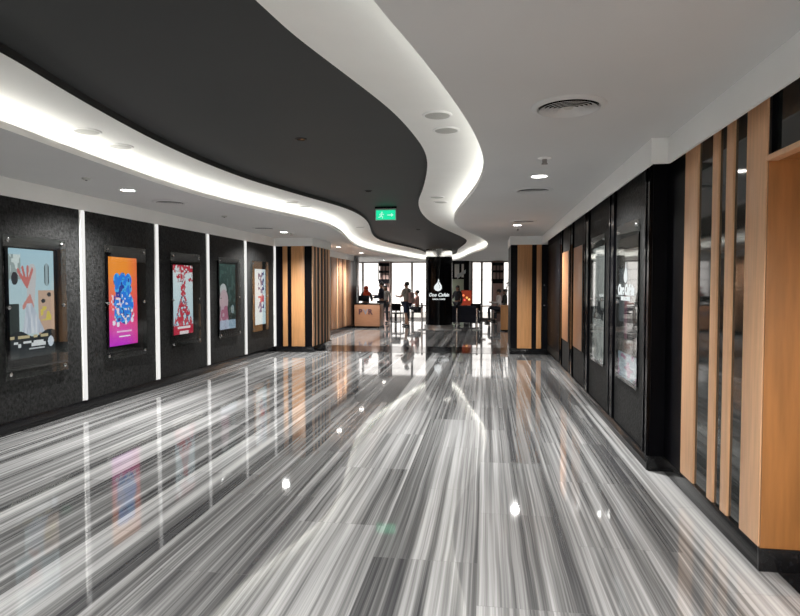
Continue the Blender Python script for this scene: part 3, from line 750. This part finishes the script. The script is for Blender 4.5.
# ------------------------------------------------------------------ stanchions
st0 = None
for x, y, lb in ((-2.30, 21.35, 'steel belt post left of the black column'), (-1.04, 21.5, 'steel belt post just right of the black column'), (-0.32, 21.6, 'steel belt post in front of the red menu board')):
    if st0 is None:
        t = thing('barrier_post', lb, 'barrier post', (x, y, 0), 0, 'steel belt barrier posts')
        MB().lathe([(0.17, 0), (0.17, 0.012), (0.14, 0.025), (0.03, 0.04), (0.03, 0.04)], n=28).build('base', M_steel, t)
        MB().lathe([(0.03, 0.03), (0.03, 0.80)], n=18).build('post', M_chrome, t)
        MB().lathe([(0.034, 0.80), (0.036, 0.90), (0.03, 0.915), (0, 0.92)], n=18).build('belt_head', M_blackm, t)
        st0 = t
    else:
        t = dup(st0, (x, y, 0), 0, lb)
        if x == -1.04: MB().box(0.03, 0.69, -0.004 + 0.0, 0.004, 0.84, 0.885).build('belt', M_tfabric, t).rotation_euler = (0, 0, math.atan2(0.1, 0.72))

# ------------------------------------------------------------------ planter, menu stand, furniture
t = thing('wooden_planter', 'slim tan wooden planter box standing beside the right striped pillar', 'planter', (0.66, 21.3, 0))
MB().box(-0.14, 0.14, -0.14, 0.14, 0.05, 0.92, 0.01).build('box', M_wood, t)
MB().box(-0.12, 0.12, -0.12, 0.12, 0, 0.05).build('foot', M_blackm, t)
p = thing('potted_plant', 'tall dark upright plant growing in the slim wooden planter', 'plant', (0.66, 21.3, 0.92))
sm = MB(); 
for i in range(3): sm.tube((0.02 * i - 0.02, 0, 0.003), (0.07 + 0.02 * i, 0.02 * i, 0.75), 0.012, 0.006, 6)
sm.build('stem', M_plant, p)
lf = MB()
for i in range(34):
    z = random.uniform(0.1, 0.82); a = random.uniform(0, 2 * PI); L_ = random.uniform(0.07, 0.15); bx = 0.02 + z * 0.1
    d = Vector((math.cos(a), math.sin(a), random.uniform(0.1, 1.0))).normalized(); b0 = Vector((bx, 0, z)); q = d.cross(Vector((0, 0, 1))).normalized() * 0.03
    vs_ = [lf.bm.verts.new(w) for w in (b0, b0 + d * L_ * 0.5 + q, b0 + d * L_, b0 + d * L_ * 0.5 - q)]; lf.bm.faces.new(vs_)
lf.build('leaves', M_plant, p)

t = thing('menu_board', 'glowing red menu board on a stand, right of the black column', 'menu board', (-0.86, 26.5, 0))
MB().box(-0.24, 0.24, -0.05, 0.05, 0.72, 1.42, 0.01).build('case', mat('menu_case', (0.25, 0.05, 0.03), 0.4), t)
MB().box(-0.22, 0.22, -0.056, -0.05, 0.74, 1.40).build('lit_face', M_red, t)
MB().box(-0.05, 0.05, -0.03, 0.03, 0.02, 0.72).build('post', M_blackm, t); MB().box(-0.22, 0.22, -0.18, 0.18, 0, 0.02, 0.004).build('base', M_blackm, t)
for x, z, c_ in ((-0.13, 1.18, (1, 0.25, 0.1)), (0.02, 1.08, (1, 0.45, 0.12)), (0.12, 1.0, (0.95, 0.6, 0.2)), (-0.08, 0.98, (0.9, 0.1, 0.08))):
    MB().lathe([(0.05, -0.002), (0, -0.004)], (x, -0.056, z), 16, 'Y', cap=False).build('dish_picture', emit('menu_dot', c_, 1.2), t)
t = thing('lounge_sofa', 'dark navy sofa behind the belt posts right of the black column', 'sofa', (-0.95, 24.0, 0))
MB().box(-0.62, 0.62, 0, 0.7, 0.12, 0.44, 0.05).build('seat', M_tfabric, t); MB().box(-0.62, 0.62, 0.0, 0.16, 0.40, 0.80, 0.05).build('backrest', M_tfabric, t)
for s in (-1, 1): MB().box(s * 0.62 - 0.07, s * 0.62 + 0.07, 0, 0.7, 0.1, 0.6, 0.04).build('armrest', M_tfabric, t)
for x in (-0.55, 0.55):
    for y in (0.08, 0.62): MB().tube((x, y, 0), (x, y, 0.12), 0.025).build('leg', M_blackm, t)

# dark kiosk and green panel between the column and the right windows
t = thing('display_kiosk', 'tall black framed kiosk with pale green panel behind the black column', 'kiosk', (-1.38, 27.6, 0))
MB().box(-0.35, 0.35, 0, 0.1, 0.0, 1.95).build('green_panel', M_green, t)
MB().box(0.36, 0.60, -0.15, 0.15, 0, ZC).build('upright', M_blackm, t)
MB().box(-0.62, 0.60, -0.15, 0.12, 2.62, ZC).build('head_beam', M_blackm, t)
for x in (-0.5, -0.12, 0.2): MB().box(x - 0.05, x + 0.05, -0.14, -0.04, 1.95, 2.64).build('hanging_bar', M_blackm, t)
MB().box(-0.5, 0.36, -0.14, -0.04, 1.92, 2.0).build('cross_bar', M_blackm, t)
sg = MB(); sg.bm.faces.new([sg.bm.verts.new(q) for q in ((0.05, -0.16, 1.92), (0.45, -0.16, 2.2), (0.45, -0.16, 2.36), (0.05, -0.16, 2.12))]); 
r = bmesh.ops.extrude_face_region(sg.bm, geom=sg.bm.faces[:]); [setattr(v.co, 'y', v.co.y + 0.02) for v in r['geom'] if isinstance(v, bmesh.types.BMVert)]
sg.build('slanted_board', mat('pale_board', (0.6, 0.64, 0.66), 0.5), t)

def chair(x, y, rz, label, proto=[None]):
    if proto[0] is None:
        t = thing('cafe_chair', label, 'chair', (x, y, 0), rz, 'dark cafe chairs')
        MB().box(-0.22, 0.22, -0.22, 0.22, 0.42, 0.47, 0.015).build('seat', M_blackm, t)
        MB().box(-0.21, 0.21, -0.23, -0.19, 0.55, 0.86, 0.012).build('backrest', M_blackm, t)
        for sx in (-1, 1):
            MB().tube((sx * 0.2, 0.19, 0), (sx * 0.19, 0.18, 0.43), 0.014, 0.018).build('leg', M_blackm, t)
            MB().tube((sx * 0.2, -0.22, 0), (sx * 0.19, -0.205, 0.58), 0.014, 0.018).build('leg', M_blackm, t)
        proto[0] = t; return t
    return dup(proto[0], (x, y, 0), rz, label)
def table(x, y, label, proto=[None]):
    if proto[0] is None:
        t = thing('cafe_table', label, 'table', (x, y, 0), 0, 'cafe tables by the windows')
        MB().box(-0.4, 0.4, -0.4, 0.4, 0.71, 0.75, 0.008).build('table_top', mat('table_laminate', (0.16, 0.09, 0.06), 0.35), t)
        MB().tube((0, 0, 0.02), (0, 0, 0.72), 0.035).build('pedestal', M_blackm, t); MB().lathe([(0.25, 0), (0.25, 0.015), (0.05, 0.03)], n=24).build('base', M_blackm, t)
        proto[0] = t; return t
    return dup(proto[0], (x, y, 0), 0, label)
table(-3.95, 25.9, 'dark cafe table between the counter and the man in shorts')
table(-0.4, 25.9, 'dark cafe table in front of the diners at right')
chair(-4.45, 25.9, -PI / 2, 'dark cafe chair nearest the counter at the left table')
chair(-3.72, 24.85, -0.2, 'dark cafe chair at the near side of the left table')
chair(-3.02, 26.0, PI / 2, 'dark cafe chair under the seated person in pink')
chair(-0.45, 25.2, 0.1, 'dark cafe chair at the near side of the right table')
chair(0.55, 25.8, PI / 2, 'dark cafe chair under the diner in the pale shirt')
chair(0.85, 27.0, PI / 2, 'dark cafe chair under the diner in black')

# ------------------------------------------------------------------ people
SKIN = mat('skin_tone', (0.32, 0.17, 0.11), 0.5); HAIR = mat('dark_hair', (0.012, 0.010, 0.010), 0.5); SHOE = mat('dark_shoe', (0.02, 0.02, 0.022), 0.5)
def cloth(name, c_): return mat(name, c_, 0.8, bump=0.15, bscale=40, var=0.1, vscale=10)
def skin(verts, edges, name, sub=1):
    """one smooth tapering surface grown over a skeleton of joints"""
    me = bpy.data.meshes.new(name); keys = list(verts)
    me.from_pydata([verts[k_][0] for k_ in keys], [(keys.index(a), keys.index(b)) for a, b in edges], [])
    o = bpy.data.objects.new(name, me); COL.objects.link(o)
    md = o.modifiers.new('skin', 'SKIN'); md.use_smooth_shade = True
    for i, k_ in enumerate(keys):
        r = verts[k_][1]; r = r if isinstance(r, tuple) else (r, r)
        sv = me.skin_vertices[0].data[i]; sv.radius = r; sv.use_root = (i == 0)
    sb = o.modifiers.new('sub', 'SUBSURF'); sb.levels = sub; sb.render_levels = sub
    dg = bpy.context.evaluated_depsgraph_get(); out = bpy.data.meshes.new_from_object(o.evaluated_get(dg))
    bpy.data.objects.remove(o); out.materials.clear()
    for p_ in out.polygons: p_.use_smooth = True
    return out
def joinmesh(meshes, name):
    bm = bmesh.new()
    for m_ in meshes: bm.from_mesh(m_)
    out = bpy.data.meshes.new(name); bm.to_mesh(out); bm.free()
    for p_ in out.polygons: p_.use_smooth = True
    return out
def person(label, loc, rz, h=1.68, arms=None, legs='stand', top=(0.3, 0.3, 0.3), bottom=(0.03, 0.03, 0.06), shorts=False, scarf=None, hair=True, head_turn=0, group='people in the lobby', longhair=False):
    k_ = h / 1.72
    t = thing('person', label, 'person', loc, rz, group)
    z0 = 0.0; V = Vector
    hipz = 0.93 if legs != 'sit' else 0.65
    dz = hipz - 0.93
    J = {'pelvis': ((0, 0, 0.95 + dz), (0.155, 0.11)), 'waist': ((0, 0, 1.12 + dz), (0.135, 0.10)), 'chest': ((0, 0.01, 1.32 + dz), (0.165, 0.115)), 'collar': ((0, 0, 1.44 + dz), (0.10, 0.075)),
         'neck': ((0, 0.01, 1.50 + dz), 0.052), 'jaw': ((0, 0.03, 1.56 + dz), (0.062, 0.072)), 'brow': ((0, 0.025, 1.635 + dz), (0.078, 0.092)), 'crown': ((0, 0.015, 1.69 + dz), (0.06, 0.07))}
    E_ = [('pelvis', 'waist'), ('waist', 'chest'), ('chest', 'collar'), ('collar', 'neck'), ('neck', 'jaw'), ('jaw', 'brow'), ('brow', 'crown')]
    hands = []
    for s, nm in ((-1, 'l'), (1, 'r')):
        sh = V((s * 0.18, 0, 1.41 + dz))
        mode = (arms or ('down', 'down'))[0 if s < 0 else 1]
        if mode == 'down': el = sh + V((s * 0.05, -0.03, -0.29)); wr = el + V((0.0, 0.06, -0.25))
        elif mode == 'fwd': el = sh + V((s * 0.03, 0.10, -0.26)); wr = el + V((-s * 0.03, 0.24, 0.03))
        elif mode == 'desk': el = sh + V((s * 0.06, 0.08, -0.27)); wr = el + V((-s * 0.10, 0.23, -0.04))
        elif mode == 'up': el = sh + V((s * 0.05, 0.16, -0.20)); wr = el + V((-s * 0.05, 0.12, 0.22))
        hd = (wr - el).normalized(); pa = wr + hd * 0.085
        J.update({'sh' + nm: (sh, 0.060), 'el' + nm: (el, 0.043), 'wr' + nm: (wr, 0.029), 'pa' + nm: (pa, (0.036, 0.020))})
        E_ += [('collar', 'sh' + nm), ('sh' + nm, 'el' + nm), ('el' + nm, 'wr' + nm), ('wr' + nm, 'pa' + nm)]
        side = V((1, 0, 0)) if abs(hd.x) < 0.8 else V((0, 1, 0)); side = (side - hd * side.dot(hd)).normalized(); nrm = hd.cross(side)
        for f_, (o_, L_) in enumerate(((-0.026, 0.062), (-0.009, 0.078), (0.009, 0.072), (0.025, 0.056))):
            b0 = pa + side * o_ - hd * 0.02; b1 = b0 + hd * (L_ * 0.6) ; b2 = b1 + hd * (L_ * 0.42) - nrm * 0.016
            hands.append(skin({'a': (b0, 0.009), 'b': (b1, 0.0085), 'c': (b2, 0.007)}, [('a', 'b'), ('b', 'c')], 'finger', 1))
        b0 = wr + hd * 0.03 - side * s * 0.015; b1 = b0 + hd * 0.035 - side * s * 0.032; b2 = b1 + hd * 0.034 - side * s * 0.006
        hands.append(skin({'a': (b0, 0.011), 'b': (b1, 0.010), 'c': (b2, 0.008)}, [('a', 'b'), ('b', 'c')], 'thumb', 1))
        hp = V((s * 0.085, 0, 0.90 + dz))
        if legs == 'sit': kn = hp + V((s * 0.03, 0.42, 0.04)); an = V((s * 0.11, 0.40, 0.08))
        elif legs == 'walk': kn = hp + V((s * 0.01, 0.05 + 0.07 * s, -0.42)); an = V((s * 0.09, -0.02 + 0.13 * s, 0.08))
        else: kn = V((s * 0.095, 0.02, 0.49)); an = V((s * 0.10, -0.02, 0.08))
        toe = V((an.x + s * 0.015, an.y + 0.17, 0.035))
        J.update({'hp' + nm: (hp, 0.088), 'kn' + nm: (kn, 0.056), 'ca' + nm: ((kn * 0.62 + an * 0.38), 0.054), 'an' + nm: (an, 0.036), 'to' + nm: (toe, (0.038, 0.026))})
        E_ += [('pelvis', 'hp' + nm), ('hp' + nm, 'kn' + nm), ('kn' + nm, 'ca' + nm), ('ca' + nm, 'an' + nm), ('an' + nm, 'to' + nm)]
    # fix radii tuples are (x, y); body first
    body = skin(J, E_, 'body', 1)
    face = MB(); hz = dz
    face.ell((0, 0.118, 1.605 + hz), 0.012, 0.020, 0.022, 8); face.ell((-0.082, 0.01, 1.61 + hz), 0.012, 0.022, 0.030, 8); face.ell((0.082, 0.01, 1.61 + hz), 0.012, 0.022, 0.030, 8)
    fm_ = face.mesh('face')
    body = joinmesh([body, fm_] + hands, 'body'); body.materials.append(SKIN); link('body', body, t)
    ey = MB(); ey.ell((-0.03, 0.108, 1.635 + hz), 0.011, 0.007, 0.006, 8).ell((0.03, 0.108, 1.635 + hz), 0.011, 0.007, 0.006, 8); ey.build('eyes', HAIR, t)
    MB().ell((0, 0.103, 1.562 + hz), 0.022, 0.008, 0.006, 8).build('mouth', mat('lip', (0.22, 0.07, 0.06), 0.5), t)
    def grow(keys, edges, ex, name, m_):
        D = {}
        for q in keys:
            c_, r = J[q]; r = r if isinstance(r, tuple) else (r, r); D[q] = (c_, (r[0] + ex, r[1] + ex))
        me = skin(D, edges, name, 1); me.materials.append(m_); return link(name, me, t)
    SL = {}
    for nm in 'lr':
        J['sl' + nm] = (V(J['sh' + nm][0]) * 0.25 + V(J['el' + nm][0]) * 0.75, 0.048)
        J['cu' + nm] = (V(J['an' + nm][0]) * 0.95 + V(J['kn' + nm][0]) * 0.05, 0.045)
        J['hm' + nm] = (V(J['kn' + nm][0]) * 0.95 + V(J['hp' + nm][0]) * 0.05, 0.075)
    tk = ['pelvis', 'waist', 'chest', 'collar', 'shl', 'sll', 'shr', 'slr']
    te = [('pelvis', 'waist'), ('waist', 'chest'), ('chest', 'collar'), ('collar', 'shl'), ('shl', 'sll'), ('collar', 'shr'), ('shr', 'slr')]
    if not shorts or scarf: 
        tk = tk[:5] + ['ell', 'wrl', 'shr', 'elr', 'wrr']
        te = te[:4] + [('shl', 'ell'), ('ell', 'wrl'), ('collar', 'shr'), ('shr', 'elr'), ('elr', 'wrr')]
    grow(tk, te, 0.016, 'shirt', cloth('shirt_cloth', top))
    if shorts: grow(['pelvis', 'hpl', 'hml', 'hpr', 'hmr'], [('pelvis', 'hpl'), ('hpl', 'hml'), ('pelvis', 'hpr'), ('hpr', 'hmr')], 0.014, 'shorts', cloth('shorts_cloth', bottom))
    else: grow(['pelvis', 'hpl', 'knl', 'cal', 'cul', 'hpr', 'knr', 'car', 'cur'], [('pelvis', 'hpl'), ('hpl', 'knl'), ('knl', 'cal'), ('cal', 'cul'), ('pelvis', 'hpr'), ('hpr', 'knr'), ('knr', 'car'), ('car', 'cur')], 0.014, 'trousers', cloth('trouser_cloth', bottom))
    for nm in 'lr':
        a_, b_ = J['an' + nm][0], J['to' + nm][0]
        MB().ell(((a_[0] + b_[0]) / 2, (a_[1] + b_[1]) / 2, 0.045), 0.048, 0.135, 0.045, 12).build('shoe', SHOE, t)
    if scarf:
        m_ = cloth('scarf_cloth', scarf); sc_ = MB().ell((0, -0.005, 1.64 + hz), 0.105, 0.112, 0.112, 16).ell((0, -0.01, 1.50 + hz), 0.12, 0.11, 0.12, 14).ell((0, 0.02, 1.38 + hz), 0.20, 0.15, 0.12, 14)
        sc_.build('headscarf', m_, t)
    elif hair:
        hm_ = MB().ell((0, -0.012, 1.668 + hz), 0.092, 0.106, 0.085, 16)
        if longhair: hm_.ell((0, -0.06, 1.54 + hz), 0.085, 0.06, 0.16, 12)
        hm_.build('hair', HAIR, t)
    t.scale = (k_, k_, k_)
    return t
person('man in grey shirt and navy shorts standing in profile left of the black column', (-3.12, 23.3, 0), PI / 2 - 0.55, 1.74, ('fwd', 'fwd'), 'walk', (0.24, 0.22, 0.20), (0.012, 0.018, 0.045), True)
person('person in orange headscarf behind the left end of the ticket counter', (-4.82, 23.55, 0), -2.6, 1.58, ('desk', 'desk'), 'stand', (0.02, 0.02, 0.024), (0.02, 0.02, 0.02), scarf=(0.62, 0.06, 0.015))
person('dark haired person in navy jacket leaning at the ticket counter', (-4.30, 24.2, 0), PI / 2, 1.74, ('desk', 'fwd'), 'stand', (0.010, 0.012, 0.03), (0.02, 0.02, 0.03))
person('person in pale grey shirt at right end of the ticket counter', (-4.28, 24.95, 0), PI - 0.3, 1.62, ('down', 'fwd'), 'stand', (0.5, 0.48, 0.46), (0.05, 0.05, 0.06), longhair=True)
person('seated dark haired person in pink behind the man in shorts', (-3.02, 26.0, 0), PI / 2, 1.66, ('fwd', 'up'), 'sit', (0.55, 0.30, 0.26), (0.03, 0.03, 0.04))
person('seated diner in pale shirt facing left near the right striped pillar', (0.55, 25.8, 0), PI / 2, 1.72, ('fwd', 'fwd'), 'sit', (0.55, 0.50, 0.48), (0.03, 0.03, 0.04))
person('seated diner in black behind the diner in pale shirt', (0.85, 27.0, 0), PI / 2, 1.72, ('fwd', 'fwd'), 'sit', (0.02, 0.02, 0.022), (0.03, 0.03, 0.04))
person('standing dark clothed person before the pale green kiosk panel', (-1.25, 26.3, 0), PI - 0.6, 1.60, ('down', 'fwd'), 'stand', (0.025, 0.025, 0.03), (0.02, 0.02, 0.03), longhair=True)
t = thing('backpack', 'small rose grey backpack worn by the man in navy shorts', 'bag', (-2.955, 23.2, 0.93), PI / 2 - 0.55)
MB().box(-0.13, 0.13, -0.10, 0.03, 0, 0.42, 0.045).build('pack', cloth('pack_cloth', (0.30, 0.19, 0.18)), t)
MB().box(-0.10, 0.10, -0.14, -0.09, 0.04, 0.2, 0.02).build('front_pocket', cloth('pocket_cloth', (0.34, 0.24, 0.22)), t)

# ------------------------------------------------------------------ sky outside, camera, colour
w = bpy.data.worlds.new('World'); SC.world = w; w.use_nodes = True
bg = w.node_tree.nodes['Background']; bg.inputs[0].default_value = (1.0, 0.95, 0.905, 1); bg.inputs[1].default_value = 1.9

cam = bpy.data.cameras.new('camera'); co = bpy.data.objects.new('camera', cam); COL.objects.link(co)
cam.sensor_fit = 'HORIZONTAL'; cam.sensor_width = 36; cam.lens = 590 / 800 * 36; cam.clip_start = 0.05; cam.clip_end = 200
co.location = (0, 0, 1.6); co.rotation_euler = (math.radians(90 - 2.1355), 0, math.radians(8.2875))
SC.camera = co
vs = SC.view_settings; vs.view_transform = 'Standard'; vs.look = 'None'; vs.exposure = 0.06; vs.gamma = 1.0; vs.use_curve_mapping = False
SC.cycles.max_bounces = 10; SC.cycles.diffuse_bounces = 5; SC.cycles.glossy_bounces = 5; SC.cycles.transparent_max_bounces = 12
SC.cycles.sample_clamp_indirect = 6.0; SC.cycles.use_denoising = True
SC.cycles.caustics_reflective = False
